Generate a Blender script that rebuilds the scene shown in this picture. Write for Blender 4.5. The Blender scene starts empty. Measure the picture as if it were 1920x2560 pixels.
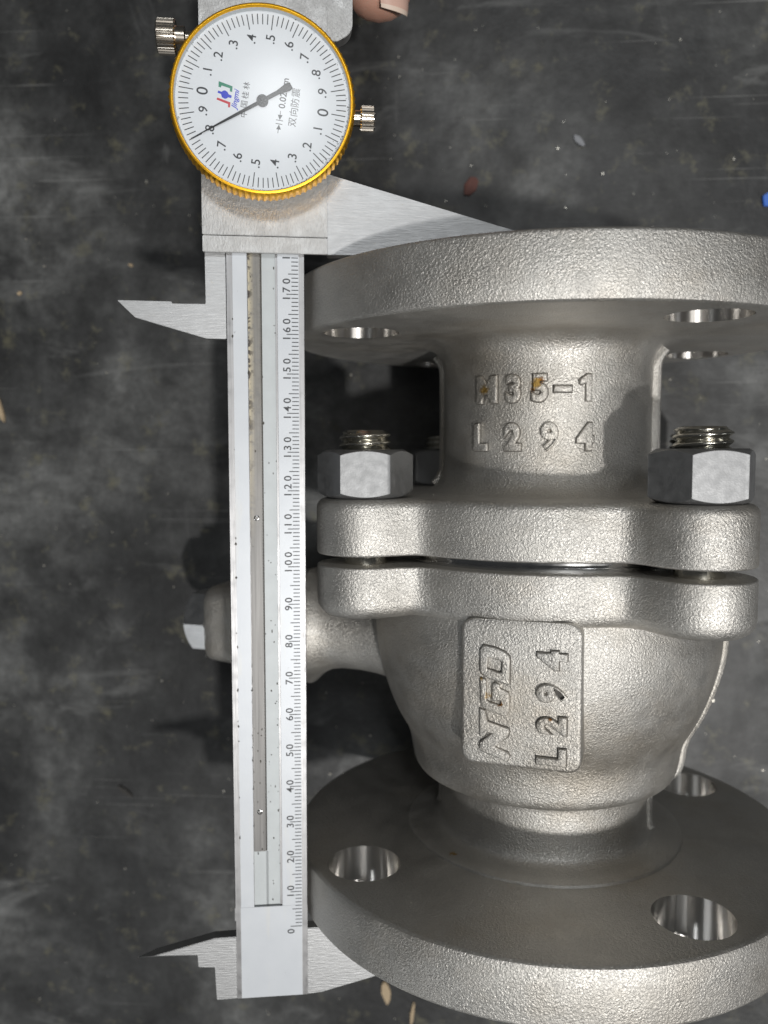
import bpy, bmesh, math, random
from mathutils import Vector, Matrix
random.seed(7)
MM = 0.001
R_FL = 74.35                      # flange radius; the valve axis lies this high above the floor (mm)
SC = bpy.context.scene
COL = SC.collection
rad = math.radians

# ------------------------------------------------------------------ camera
cam_d = bpy.data.cameras.new('camera'); cam = bpy.data.objects.new('camera', cam_d); COL.objects.link(cam)
cam.location = (-30.64*MM, 41.574*MM, (252.775 + R_FL)*MM)
cam.rotation_euler = (-0.0747345, 0.0695681, -0.0032965)
cam_d.sensor_fit = 'HORIZONTAL'; cam_d.sensor_width = 36.0
cam_d.lens = 2092.165/1920*36.0
cam_d.clip_start = 0.01; cam_d.clip_end = 20
cam_d.dof.use_dof = True; cam_d.dof.focus_distance = 0.200; cam_d.dof.aperture_fstop = cam_d.lens/2.1
SC.camera = cam
SC.render.resolution_x, SC.render.resolution_y = 768, 1024

# ------------------------------------------------------------------ world, lamps, exposure
W = bpy.data.worlds.new('World'); SC.world = W; W.use_nodes = True
bg = W.node_tree.nodes['Background']; bg.inputs[0].default_value = (0.93, 0.97, 1.0, 1); bg.inputs[1].default_value = 0.046
def lamp(name, direction, dist, size, watts, color):
    d = bpy.data.lights.new(name, 'AREA'); d.shape = 'DISK'; d.size = size; d.energy = watts; d.color = color
    o = bpy.data.objects.new(name, d); COL.objects.link(o)
    v = Vector(direction).normalized(); o.location = v*dist + Vector((0, 0, R_FL*MM))
    o.rotation_euler = v.to_track_quat('Z', 'Y').to_euler()
    return o
for d_, dist, size, watts, colr in (((0.246, -0.282, 1), 1.6, 0.055, 15.0, (1.0, 0.98, 0.95)),   # the lamp overhead that throws the clear shadows
                                   ((0.52, -0.34, 1), 1.9, 0.10, 6.0, (1.0, 0.98, 0.95)),       # its neighbours in the hall
                                   ((0.118, 0.40, 1), 1.65, 0.20, 4.6, (0.97, 0.99, 1.0)),
                                   ((0.42, 0.30, 1), 1.9, 0.12, 0.8, (0.97, 0.99, 1.0)),
                                   ((-0.40, -0.45, 1), 2.0, 0.20, 1.4, (0.95, 0.98, 1.0)),
                                   ((-0.65, -1.0, 0.36), 2.2, 0.45, 3.2, (0.95, 0.98, 1.0)),    # low daylight openings
                                   ((1.1, -0.35, 0.40), 2.2, 0.45, 2.4, (0.97, 0.98, 1.0))):
    lamp('hall_lamp', d_, dist, size, watts, colr)
SC.view_settings.view_transform = 'Standard'; SC.view_settings.look = 'None'
SC.view_settings.exposure = 0.0; SC.view_settings.gamma = 1.0
SC.render.engine = 'CYCLES'
SC.cycles.use_denoising = True
SC.cycles.max_bounces = 8; SC.cycles.transparent_max_bounces = 12
SC.cycles.sample_clamp_indirect = 6

# ------------------------------------------------------------------ materials
def new_mat(name):
    m = bpy.data.materials.new(name); m.use_nodes = True
    nt = m.node_tree; return m, nt, nt.nodes['Principled BSDF']
class NB:
    """tiny node builder"""
    def __init__(s, nt): s.nt = nt; s.tc = nt.nodes.new('ShaderNodeTexCoord')
    def n(s, t, **kw):
        nd = s.nt.nodes.new(t)
        for k, v in kw.items():
            if k.startswith('i_'):
                nd.inputs[int(k[2:]) if k[2:].isdigit() else k[2:].replace('_', ' ')].default_value = v
            else: setattr(nd, k, v)
        return nd
    def l(s, a, b): s.nt.links.new(a, b)
    def co(s, scale=(1, 1, 1), rot=(0, 0, 0), loc=(0, 0, 0)):
        mp = s.n('ShaderNodeMapping'); mp.inputs['Scale'].default_value = scale; mp.inputs['Rotation'].default_value = rot; mp.inputs['Location'].default_value = loc
        s.l(s.tc.outputs['Object'], mp.inputs['Vector']); return mp.outputs[0]
    def noise(s, scale, detail=3, rough=0.5, vec=None, dist=0.0):
        nd = s.n('ShaderNodeTexNoise'); nd.inputs['Scale'].default_value = scale; nd.inputs['Detail'].default_value = detail
        nd.inputs['Roughness'].default_value = rough; nd.inputs['Distortion'].default_value = dist
        s.l(vec if vec is not None else s.tc.outputs['Object'], nd.inputs['Vector']); return nd.outputs['Fac']
    def ramp(s, fac, stops):
        nd = s.n('ShaderNodeValToRGB'); cr = nd.color_ramp
        while len(cr.elements) < len(stops): cr.elements.new(0.5)
        for e, (p, c) in zip(cr.elements, stops): e.position = p; e.color = c if len(c) == 4 else (*c, 1)
        s.l(fac, nd.inputs[0]); return nd.outputs[0]
    def mix(s, fac, a, b, typ='MIX'):
        nd = s.n('ShaderNodeMixRGB', blend_type=typ)
        for sock, v in ((nd.inputs[0], fac), (nd.inputs[1], a), (nd.inputs[2], b)):
            if hasattr(v, 'is_output'): s.l(v, sock)
            elif isinstance(v, (int, float)): sock.default_value = v
            else: sock.default_value = (*v, 1) if len(v) == 3 else v
        return nd.outputs[0]
    def math(s, op, a, b=0.0, c=None):
        nd = s.n('ShaderNodeMath', operation=op)
        for sock, v in zip(nd.inputs, (a, b) if c is None else (a, b, c)):
            if hasattr(v, 'is_output'): s.l(v, sock)
            else: sock.default_value = v
        return nd.outputs[0]
    def maprange(s, v, a, b, c, d):
        nd = s.n('ShaderNodeMapRange'); nd.inputs[1].default_value = a; nd.inputs[2].default_value = b; nd.inputs[3].default_value = c; nd.inputs[4].default_value = d
        s.l(v, nd.inputs[0]); return nd.outputs[0]
    def bump(s, h, strength, dist, normal=None):
        nd = s.n('ShaderNodeBump'); nd.inputs['Strength'].default_value = strength; nd.inputs['Distance'].default_value = dist
        s.l(h, nd.inputs['Height'])
        if normal is not None: s.l(normal, nd.inputs['Normal'])
        return nd.outputs[0]
    def spot(s, c, r, noisy=0.6):
        """soft blotch of its own irregular shape round a point (mm)"""
        d = s.n('ShaderNodeVectorMath', operation='DISTANCE'); s.l(s.tc.outputs['Object'], d.inputs[0]); d.inputs[1].default_value = Vector(c)*MM
        v = s.math('DIVIDE', d.outputs['Value'], r*MM)
        nz = s.noise(900, 4, 0.7); v = s.math('ADD', v, s.math('MULTIPLY', s.math('SUBTRACT', nz, 0.5), noisy*4))
        return s.maprange(v, 0.5, 1.1, 1.0, 0.0)

def mat_cast(name, grain=1.0, spots=(), tint=(0.60, 0.583, 0.55)):
    m, nt, b = new_mat(name); k = NB(nt)
    big = k.noise(45, 4, 0.6); col = k.mix(big, tuple(c*0.84 for c in tint), tuple(min(1, c*1.12) for c in tint))
    warm = k.ramp(k.noise(28, 3, 0.6), [(0.52, (0, 0, 0)), (0.75, (1, 1, 1))])
    col = k.mix(k.math('MULTIPLY', warm, 0.30), col, (0.50, 0.43, 0.33))
    fine = k.noise(1700, 2, 0.6); col = k.mix(0.30, col, k.ramp(fine, [(0.3, (0.62, 0.62, 0.62)), (0.7, (1, 1, 1))]), 'MULTIPLY')
    b.inputs['Metallic'].default_value = 0.92
    stn = k.ramp(k.noise(17, 5, 0.7, vec=k.co((1, 1.6, 1), loc=(0.31, 0.2, 0.1))), [(0.50, (0, 0, 0)), (0.72, (1, 1, 1))])
    col = k.mix(k.math('MULTIPLY', stn, 0.45), col, (0.36, 0.30, 0.22))
    for (c, r, colr) in spots:
        f = k.spot(c, r); col = k.mix(f, col, colr)
    k.l(col, b.inputs['Base Color'])
    k.l(k.maprange(k.noise(160, 3), 0.3, 0.7, 0.42, 0.55), b.inputs['Roughness'])
    lf = k.maprange(k.noise(38, 3, 0.6), 0.35, 0.65, 0.68, 1.0)     # smoother and rougher patches of the casting
    du = k.ramp(k.noise(650, 3, 0.6), [(0.69, (0, 0, 0)), (0.74, (1, 1, 1))])
    v = k.noise(1750, 3, 0.55, dist=0.6)
    h = k.math('ADD', v, k.math('MULTIPLY', k.noise(3300, 2, 0.5), 0.35))
    h = k.math('MULTIPLY', h, lf)
    nrm = k.bump(k.noise(120, 2, 0.5), 0.10, 0.0012)
    k.l(k.bump(h, 0.70*grain, 0.00045, nrm), b.inputs['Normal'])
    return m
RUST = (0.24, 0.105, 0.02)
OCH = (0.42, 0.27, 0.08)
M_CAST_CAP = mat_cast('cast_stainless_end_cap', 1.0, [((2.6, 59.4, 30.8), 1.1, RUST), ((0.4, 57.0, 30.9), 1.0, RUST), ((1.4, 58.6, 30.9), 1.6, OCH), ((-12.6, 57.5, 28.2), 1.4, OCH)])
M_CAST_BODY = mat_cast('cast_stainless_body', 1.0, [((9.0, -23.2, 53), 0.6, RUST), ((-8.3, -14.2, 53), 0.9, OCH), ((-6.2, -18.8, 53), 1.0, OCH), ((-3.4, -20.6, 53), 0.7, RUST), ((-20, -71.8, 32), 1.4, OCH)])
def mat_metal(name, col, rough, aniso_scale=None, strength=0.1, dist=0.0001, metallic=1.0, speck=None, var=1.0):
    m, nt, b = new_mat(name); k = NB(nt)
    b.inputs['Metallic'].default_value = metallic
    base = k.mix(k.noise(220, 4, 0.6), tuple(c*(1-0.15*var) for c in col), tuple(min(1, c*(1+0.08*var)) for c in col))
    if aniso_scale:
        st = k.noise(1.0, 3, 0.6, vec=k.co(aniso_scale))
        base = k.mix(0.35, base, k.ramp(st, [(0.3, (0.6, 0.6, 0.6)), (0.7, (1, 1, 1))]), 'MULTIPLY')
        k.l(k.bump(st, strength, dist), b.inputs['Normal'])
    if speck:
        f = k.ramp(k.noise(speck[0], 3, 0.65), [(speck[1], (0, 0, 0)), (speck[1]+0.05, (1, 1, 1))])
        base = k.mix(f, base, speck[2])
    k.l(base, b.inputs['Base Color'])
    k.l(k.maprange(k.noise(300, 3), 0.3, 0.7, rough*(1-0.15*var), rough*(1+0.2*var)), b.inputs['Roughness'])
    return m
def mat_bore():
    m, nt, b = new_mat('machined_hole'); k = NB(nt); b.inputs['Metallic'].default_value = 1.0; b.inputs['Roughness'].default_value = 0.30
    b.inputs['Anisotropic'].default_value = 0.9
    t = k.n('ShaderNodeCombineXYZ'); t.inputs[1].default_value = 1.0; k.l(t.outputs[0], b.inputs['Tangent'])     # drilled along y
    k.l(k.mix(k.noise(1.0, 3, 0.6, vec=k.co((260, 30, 260))), (0.55, 0.53, 0.50), (0.88, 0.86, 0.83)), b.inputs['Base Color']); return m
M_BORE = mat_bore()
M_POLISH = mat_metal('polished_steel', (0.55, 0.55, 0.55), 0.16)
def mat_nut():
    m, nt, b = new_mat('nut_steel'); k = NB(nt); b.inputs['Metallic'].default_value = 1
    k.l(k.mix(k.noise(260, 4, 0.7), (0.27, 0.273, 0.277), (0.37, 0.374, 0.38)), b.inputs['Base Color'])
    k.l(k.maprange(k.noise(500, 3), 0.3, 0.7, 0.50, 0.62), b.inputs['Roughness'])
    k.l(k.bump(k.noise(2300, 3, 0.6), 0.16, 0.0002), b.inputs['Normal']); return m
M_NUT = mat_nut()
M_THREAD = mat_metal('stud_thread', (0.58, 0.56, 0.50), 0.2)
M_STEEL = mat_metal('ground_steel', (0.31, 0.31, 0.315), 0.40, (900, 40, 900), 0.25, 0.00012)
M_JAW = mat_metal('satin_jaw_steel', (0.40, 0.405, 0.41), 0.44, (300, 2600, 300), 0.35, 0.00015, metallic=0.85, speck=(900, 0.70, (0.34, 0.31, 0.24)), var=0.3)
M_SLIDER = mat_metal('satin_slider_steel', (0.45, 0.45, 0.445), 0.46, (2200, 900, 2200), 0.35, 0.00025, metallic=0.85, speck=(1100, 0.68, (0.26, 0.25, 0.22)))
def mat_plate():
    m, nt, b = new_mat('satin_chrome_scale'); k = NB(nt); b.inputs['Metallic'].default_value = 0.15
    c = k.mix(k.noise(150, 3), (0.50, 0.525, 0.56), (0.58, 0.605, 0.635))
    # old dirt: dark specks and a yellowish film, more of it towards the zero end
    sp = k.ramp(k.noise(1.0, 4, 0.7, vec=k.co((700, 420, 700))), [(0.70, (0, 0, 0)), (0.73, (1, 1, 1))])
    c = k.mix(k.math('MULTIPLY', sp, 0.75), c, (0.12, 0.11, 0.09))
    ye = k.ramp(k.noise(1.0, 3, 0.6, vec=k.co((260, 30, 260))), [(0.58, (0, 0, 0)), (0.75, (1, 1, 1))])
    c = k.mix(k.math('MULTIPLY', ye, 0.30), c, (0.66, 0.62, 0.50))
    k.l(c, b.inputs['Base Color']); b.inputs['Roughness'].default_value = 0.42
    k.l(k.bump(k.noise(2500, 2), 0.08, 0.0001), b.inputs['Normal']); return m
M_PLATE = mat_plate()
def mat_rack():
    m, nt, b = new_mat('grimy_rack_steel'); k = NB(nt); b.inputs['Metallic'].default_value = 0.9
    st = k.noise(1.0, 3, 0.6, vec=k.co((1500, 30, 1500)))
    c = k.mix(st, (0.08, 0.079, 0.077), (0.22, 0.216, 0.212))
    sep = k.n('ShaderNodeSeparateXYZ'); k.l(k.tc.outputs['Object'], sep.inputs[0])
    up = k.maprange(sep.outputs[1], 0.105, 0.15, 0.0, 1.0); left = k.maprange(sep.outputs[0], -0.0129, -0.0112, 1.0, 0.0)
    g = k.math('MULTIPLY', up, k.math('ADD', left, 0.1))
    gr = k.math('MULTIPLY', g, k.ramp(k.noise(500, 4, 0.7), [(0.30, (0, 0, 0)), (0.5, (1, 1, 1))]))
    c = k.mix(k.math('MULTIPLY', gr, 0.8), c, (0.42, 0.37, 0.26))
    bl = k.math('MULTIPLY', g, k.ramp(k.noise(420, 4, 0.7), [(0.52, (0, 0, 0)), (0.57, (1, 1, 1))]))
    c = k.mix(bl, c, (0.035, 0.03, 0.03))
    k.l(c, b.inputs['Base Color']); b.inputs['Roughness'].default_value = 0.46
    k.l(k.bump(st, 0.2, 0.0001), b.inputs['Normal']); return m
M_RACK = mat_rack()
def mat_plain(name, col, rough=0.5, metallic=0.0, var=0.0, vs=300):
    m, nt, b = new_mat(name); k = NB(nt); b.inputs['Metallic'].default_value = metallic; b.inputs['Roughness'].default_value = rough
    k.l(k.mix(k.noise(vs, 4, 0.6), tuple(c*(1-var) for c in col), tuple(min(1, c*(1+var)) for c in col)), b.inputs['Base Color']); return m
M_INK = mat_plain('black_ink', (0.035, 0.037, 0.042), 0.5, 0, 0.5, 900)
M_GROOVE = mat_plain('painted_groove', (0.47, 0.50, 0.51), 0.5, 0.15, 0.12, 260)
M_FACE = mat_plain('dial_white', (0.66, 0.68, 0.715), 0.45, 0, 0.02)
M_GREEN = mat_plain('print_green', (0.04, 0.22, 0.14), 0.5)
M_RED = mat_plain('print_red', (0.50, 0.035, 0.05), 0.5)
M_BLUE = mat_plain('print_blue', (0.03, 0.05, 0.50), 0.5)
M_GOLD = mat_plain('gold_anodised', (0.98, 0.50, 0.03), 0.36, 0.9, 0.10, 500)
M_NEEDLE = mat_plain('pointer_black', (0.012, 0.0125, 0.014), 0.62, 0.0)
M_KNOB = mat_plain('nickel_knob', (0.62, 0.57, 0.50), 0.22, 1.0, 0.15, 600)
M_RIMGREY = mat_plain('grey_rim', (0.55, 0.57, 0.58), 0.35, 0.5)
M_DIRT_SHADE = mat_plain('dirt_and_shade', (0.06, 0.055, 0.045), 0.9, 0, 0.5, 1200)  # real specks and grime, also the painted shade under the rack teeth
def mat_crystal():
    m = bpy.data.materials.new('clear_crystal'); m.use_nodes = True; nt = m.node_tree; nt.nodes.clear()
    o = nt.nodes.new('ShaderNodeOutputMaterial'); mx = nt.nodes.new('ShaderNodeMixShader'); t = nt.nodes.new('ShaderNodeBsdfTransparent'); g = nt.nodes.new('ShaderNodeBsdfGlossy')
    f = nt.nodes.new('ShaderNodeFresnel'); f.inputs[0].default_value = 1.22; t.inputs[0].default_value = (0.97, 0.98, 0.98, 1); g.inputs['Roughness'].default_value = 0.14
    nt.links.new(f.outputs[0], mx.inputs[0]); nt.links.new(t.outputs[0], mx.inputs[1]); nt.links.new(g.outputs[0], mx.inputs[2]); nt.links.new(mx.outputs[0], o.inputs[0]); return m
M_CRYSTAL = mat_crystal()
def mat_floor():
    m, nt, b = new_mat('worn_dark_floor'); k = NB(nt)
    c = k.ramp(k.noise(11, 4, 0.6, dist=0.2), [(0.38, (0.013, 0.0135, 0.014)), (0.51, (0.035, 0.036, 0.036)), (0.68, (0.118, 0.120, 0.118))])
    c2 = k.ramp(k.noise(55, 6, 0.68, dist=0.3), [(0.34, (0.42, 0.42, 0.42)), (0.66, (1.5, 1.5, 1.5))])
    c = k.mix(0.85, c, c2, 'MULTIPLY')
    c3 = k.ramp(k.noise(240, 5, 0.7), [(0.34, (0.6, 0.6, 0.6)), (0.66, (1.35, 1.35, 1.35))])
    c = k.mix(0.7, c, c3, 'MULTIPLY')
    # scuffs: pale streaks worn into the surface in a few directions
    for (sc, rot, lo) in (((13, 34, 1), 0.45, 0.60), ((12, 30, 1), -0.80, 0.61), ((40, 13, 1), 0.25, 0.66)):
        st = k.ramp(k.noise(1.0, 5, 0.62, vec=k.co(sc, (0, 0, rot)), dist=1.0), [(lo, (0, 0, 0)), (lo+0.16, (1, 1, 1))])
        c = k.mix(k.math('MULTIPLY', st, 0.55), c, (0.21, 0.213, 0.21))
    for sc, rot in (((6, 900, 1), 0.5), ((7, 1100, 1), -0.9), ((5, 800, 1), 1.35)):
        sr = k.math('MULTIPLY', k.ramp(k.noise(1.0, 2, 0.5, vec=k.co(sc, (0, 0, rot))), [(0.70, (0, 0, 0)), (0.73, (1, 1, 1))]), k.ramp(k.noise(22, 3), [(0.45, (0, 0, 0)), (0.6, (1, 1, 1))]))
        c = k.mix(k.math('MULTIPLY', sr, 0.5), c, (0.24, 0.24, 0.235))
    po = k.ramp(k.noise(420, 4, 0.7), [(0.64, (0, 0, 0)), (0.70, (1, 1, 1))]); c = k.mix(k.math('MULTIPLY', po, 0.6), c, (0.012, 0.012, 0.012))
    ye = k.ramp(k.noise(85, 5, 0.72), [(0.57, (0, 0, 0)), (0.70, (1, 1, 1))])
    c = k.mix(k.math('MULTIPLY', ye, 0.42), c, (0.17, 0.16, 0.10))
    k.l(c, b.inputs['Base Color'])
    k.l(k.maprange(k.noise(26, 4), 0.3, 0.7, 0.42, 0.62), b.inputs['Roughness'])
    k.l(k.bump(k.noise(180, 5, 0.6), 0.12, 0.002), b.inputs['Normal']); return m
M_FLOOR = mat_floor()
def mat_skin():
    m, nt, b = new_mat('skin'); k = NB(nt)
    c = k.mix(k.noise(120, 4), (0.50, 0.26, 0.19), (0.62, 0.36, 0.27)); k.l(c, b.inputs['Base Color'])
    b.inputs['Subsurface Weight'].default_value = 0.15; b.inputs['Subsurface Radius'].default_value = (0.004, 0.0015, 0.001); b.inputs['Roughness'].default_value = 0.42
    k.l(k.bump(k.noise(900, 3), 0.2, 0.0003), b.inputs['Normal']); return m
M_SKIN = mat_skin()
M_NAIL = mat_plain('finger_nail', (0.58, 0.38, 0.31), 0.35, 0, 0.06)
M_NAILTIP = mat_plain('nail_edge', (0.66, 0.53, 0.44), 0.4)

# ------------------------------------------------------------------ mesh helpers (all lengths in mm)
def empty(name, loc=(0, 0, 0), label=None, cat=None):
    o = bpy.data.objects.new(name, None); COL.objects.link(o); o.location = Vector(loc)*MM; o.empty_display_size = 0.02
    if label: o['label'] = label; o['category'] = cat
    return o
def finish(me, mats, smooth=None):
    for mt in (mats if isinstance(mats, (list, tuple)) else [mats]): me.materials.append(mt)
    if smooth is not None:
        me.shade_smooth()
        if smooth < 179: me.set_sharp_from_angle(angle=rad(smooth))
def mesh(name, V, F, mats, parent=None, smooth=None, bevel=0.0, seg=2, weld=False):
    me = bpy.data.meshes.new(name); me.from_pydata([Vector(v)*MM for v in V], [], F)
    bm = bmesh.new(); bm.from_mesh(me)
    if weld: bmesh.ops.remove_doubles(bm, verts=bm.verts, dist=1e-6)
    bmesh.ops.recalc_face_normals(bm, faces=bm.faces)
    if bevel:
        ed = [e for e in bm.edges if len(e.link_faces) == 2 and e.calc_face_angle(0) > rad(25)]
        bmesh.ops.bevel(bm, geom=ed, offset=bevel*MM, segments=seg, affect='EDGES', clamp_overlap=True)
    bm.to_mesh(me); bm.free(); me.update()
    finish(me, mats, smooth)
    o = bpy.data.objects.new(name, me); COL.objects.link(o); o.parent = parent
    return o
class G:
    """collects shapes, becomes ONE mesh object"""
    def __init__(s): s.V = []; s.F = []
    def add(s, V, F):
        n = len(s.V); s.V += [tuple(v) for v in V]; s.F += [[i+n for i in f] for f in F]; return s
    def prism(s, poly, h0, h1):
        n = len(poly); V = [(x, y, h0) for x, y in poly] + [(x, y, h1) for x, y in poly]
        F = [list(range(n))[::-1], list(range(n, 2*n))] + [[i, (i+1) % n, n+(i+1) % n, n+i] for i in range(n)]
        return s.add(V, F)
    def box(s, x0, x1, y0, y1, z0, z1): return s.prism([(x0, y0), (x1, y0), (x1, y1), (x0, y1)], z0, z1)
    def rings(s, rings, cap=True):
        n = len(rings[0]); V = [p for r in rings for p in r]
        F = [[j*n+i, j*n+(i+1) % n, (j+1)*n+(i+1) % n, (j+1)*n+i] for j in range(len(rings)-1) for i in range(n)]
        if cap: F += [list(range(n))[::-1], list(range((len(rings)-1)*n, len(rings)*n))]
        return s.add(V, F)
    def obj(s, name, mats, parent=None, **kw): return mesh(name, s.V, s.F, mats, parent, **kw)
def revolve_y(prof, n=96, cx=0.0, cz=0.0, cap=True):      # prof: (y, r)
    return G().rings([[(cx + r*math.sin(2*math.pi*i/n), y, cz + r*math.cos(2*math.pi*i/n)) for i in range(n)] for y, r in prof], cap)
def revolve_x(prof, n=64, cy=0.0, cz=0.0, rfun=None):
    return G().rings([[(x, cy + (r if not rfun else rfun(r, i, x))*math.cos(2*math.pi*i/n), cz + (r if not rfun else rfun(r, i, x))*math.sin(2*math.pi*i/n)) for i in range(n)] for x, r in prof])
def revolve_h(prof, cu, cs, n=96, rfun=None, cap=True):   # prof: (h, r)
    return G().rings([[(cu + (r if not rfun else rfun(r, i, h))*math.cos(2*math.pi*i/n), cs + (r if not rfun else rfun(r, i, h))*math.sin(2*math.pi*i/n), h) for i in range(n)] for h, r in prof], cap)
def arc(cx, cy, r, a0, a1, n=6): return [(cx + r*math.cos(rad(a0+(a1-a0)*i/n)), cy + r*math.sin(rad(a0+(a1-a0)*i/n))) for i in range(n+1)]
def boolean(o, cutter, op):
    md = o.modifiers.new('b', 'BOOLEAN'); md.object = cutter; md.operation = op; md.solver = 'EXACT'
    dg = bpy.context.evaluated_depsgraph_get(); me = bpy.data.meshes.new_from_object(o.evaluated_get(dg))
    o.modifiers.clear(); old = o.data; o.data = me; bpy.data.meshes.remove(old)
    cm = cutter.data; bpy.data.objects.remove(cutter); bpy.data.meshes.remove(cm)
def text_geo(body, size, extrude=0.0, bevel=0.0, offset=0.0, shear=0.0, res=4):
    cu = bpy.data.curves.new('t', 'FONT'); cu.body = body; cu.size = size; cu.extrude = extrude; cu.bevel_depth = bevel; cu.bevel_resolution = 2
    cu.offset = offset; cu.shear = shear; cu.align_x = 'CENTER'; cu.align_y = 'CENTER'; cu.resolution_u = res
    return curve_geo(cu)
def curve_geo(cu):
    o = bpy.data.objects.new('t', cu); me = o.to_mesh(); V = [tuple(v.co) for v in me.vertices]; F = [list(p.vertices) for p in me.polygons]
    o.to_mesh_clear(); bpy.data.objects.remove(o); bpy.data.curves.remove(cu)
    if V:   # centre on the drawn outline
        for ax in (0, 1):
            pass
    return V, F
def centred(geo):
    V, F = geo; cx = (min(v[0] for v in V)+max(v[0] for v in V))/2; cy = (min(v[1] for v in V)+max(v[1] for v in V))/2
    return [(x-cx, y-cy, z) for x, y, z in V], F
def centre_of(V): return (min(v[0] for v in V)+max(v[0] for v in V))/2, (min(v[1] for v in V)+max(v[1] for v in V))/2
def shrink(P, d):
    """pull an outline inwards a little (mm) so the bevel brings it back to size"""
    A = sum(P[i-1][0]*P[i][1]-P[i][0]*P[i-1][1] for i in range(len(P))); s = 1 if A > 0 else -1; out = []
    for i in range(len(P)):
        (x0, y0), (x1, y1), (x2, y2) = P[i-1], P[i], P[(i+1) % len(P)]
        a = Vector((x1-x0, y1-y0)).normalized(); b = Vector((x2-x1, y2-y1)).normalized()
        nn = Vector((-a.y*s - b.y*s, a.x*s + b.x*s)); L = nn.length
        nn = nn/L if L > 0.3 else Vector((0, 0)); out.append((x1+nn.x*d, y1+nn.y*d))
    return out
def grow(P, d): return shrink(P, -d)
def poly_geo(polys, extrude, bevel):
    cu = bpy.data.curves.new('t', 'CURVE'); cu.dimensions = '2D'; cu.fill_mode = 'BOTH'; cu.extrude = extrude; cu.bevel_depth = bevel; cu.bevel_resolution = 2
    for P in polys:
        sp = cu.splines.new('POLY'); sp.points.add(len(P)-1); sp.use_cyclic_u = True
        for q, p in zip(sp.points, P): q.co = (p[0], p[1], 0, 1)
    return curve_geo(cu)
def place2(geo, cx, cy, ang, z, sx=1.0, sy=1.0):
    V, F = geo; c, s = math.cos(rad(ang)), math.sin(rad(ang))
    return [(cx + sx*x*c - sy*y*s, cy + sx*x*s + sy*y*c, z+zz) for x, y, zz in V], F

# ------------------------------------------------------------------ the setting
fl = mesh('floor', [(-1500, -1500, 0), (1500, -1500, 0), (1500, 1500, 0), (-1500, 1500, 0)], [[0, 1, 2, 3]], M_FLOOR); fl['kind'] = 'structure'

# ================================================================== BALL VALVE
DELTA = -0.252873
valve = empty('ball_valve', (0, 0, R_FL), 'grey cast stainless flanged ball valve lying on the dark floor', 'valve')
valve.rotation_euler = (0, DELTA, 0)
RB = 59.4                                            # radius of the body-bolt circle
def bolt_xz(k, r=RB): a = rad(45*k); return r*math.sin(a), r*math.cos(a)
def smin(a, b, k):
    h = max(k-abs(a-b), 0)/k; return min(a, b) - h*h*k*0.25
def lobe_sdf(x, z):
    d = math.hypot(x, z) - 52.3
    for k in (-3, -1, 1, 3):
        bx, bz = bolt_xz(k); d = smin(d, math.hypot(x-bx, z-bz) - 13.0, 10.0)
    return d
LOBE_N = 192
def lobe_ring(y, inset):
    out = []
    for i in range(LOBE_N):
        a = 2*math.pi*i/LOBE_N; lo, hi = 20.0, 90.0
        for _ in range(26):
            m = (lo+hi)/2
            if lobe_sdf(m*math.sin(a), m*math.cos(a)) + inset < 0: lo = m
            else: hi = m
        out.append((lo*math.sin(a), y, lo*math.cos(a)))
    return out
def lobed_plate(y0, y1, r0, r1):
    rr = [(y0, r0 + 8)] + [(y0 + r0*(1-math.cos(rad(a))), r0*(1-math.sin(rad(a)))) for a in (0, 22, 45, 67, 90)] + \
         [(y1 - r1*(1-math.cos(rad(a))), r1*(1-math.sin(rad(a)))) for a in (90, 67, 45, 22, 0)] + [(y1, r1 + 8)]
    return G().rings([lobe_ring(y, i) for y, i in rr])
def flange_and_neck(name, prof, sgn, mats):
    """revolved casting with four bolt holes; prof runs from the bolt-flange side to the outer face"""
    n = 160
    g = revolve_y(prof, n); o = g.obj('tmp', mats[0])
    cg = G()
    for k in (-3, -1, 1, 3):
        x, z = bolt_xz(k, 60.33); cg.add(*(lambda q: (q.V, q.F))(revolve_y([(sgn*66, 10.0), (sgn*95, 10.0)], 48, x, z)))
    c = cg.obj('cut', mats[1]); boolean(o, c, 'DIFFERENCE')
    return o
def take(o, mats):                                   # read a mesh back as verts/faces (mm) so parts of one casting can be one mesh
    V = [tuple(v.co/MM) for v in o.data.vertices]; F = [list(p.vertices) for p in o.data.polygons]
    me = o.data; bpy.data.objects.remove(o); bpy.data.meshes.remove(me); return V, F
def rib_geo(stations, proud, side, half=1.9):
    rings = []; n = len(stations)
    for i, (y, r) in enumerate(stations):
        (ya, ra), (yb, rb) = stations[max(0, i-1)], stations[min(n-1, i+1)]; t = Vector((yb-ya, rb-ra)).normalized(); nn = Vector((-t.y, t.x))
        if nn.y < 0: nn = -nn
        def at(d): return y + nn.x*d, r + nn.y*d
        sec = [(-2.5, -half), (proud-0.9, -half), (proud-0.25, -half+0.55), (proud, 0), (proud-0.25, half-0.55), (proud-0.9, half), (-2.5, half)]
        rings.append([(side*at(d)[1], at(d)[0], z) for d, z in sec])
    return G().rings(rings)
def set_hole_material(o, holes, r, slot=1):
    for p in o.data.polygons:
        c = p.center/MM
        for hx, hz in holes:
            if abs(math.hypot(c.x-hx, c.z-hz) - r) < 0.15 and abs(p.normal.y) < 0.2 and abs(c.y) > 71: p.material_index = slot
HOLES = [bolt_xz(k, 60.33) for k in (-3, -1, 1, 3)]
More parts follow.
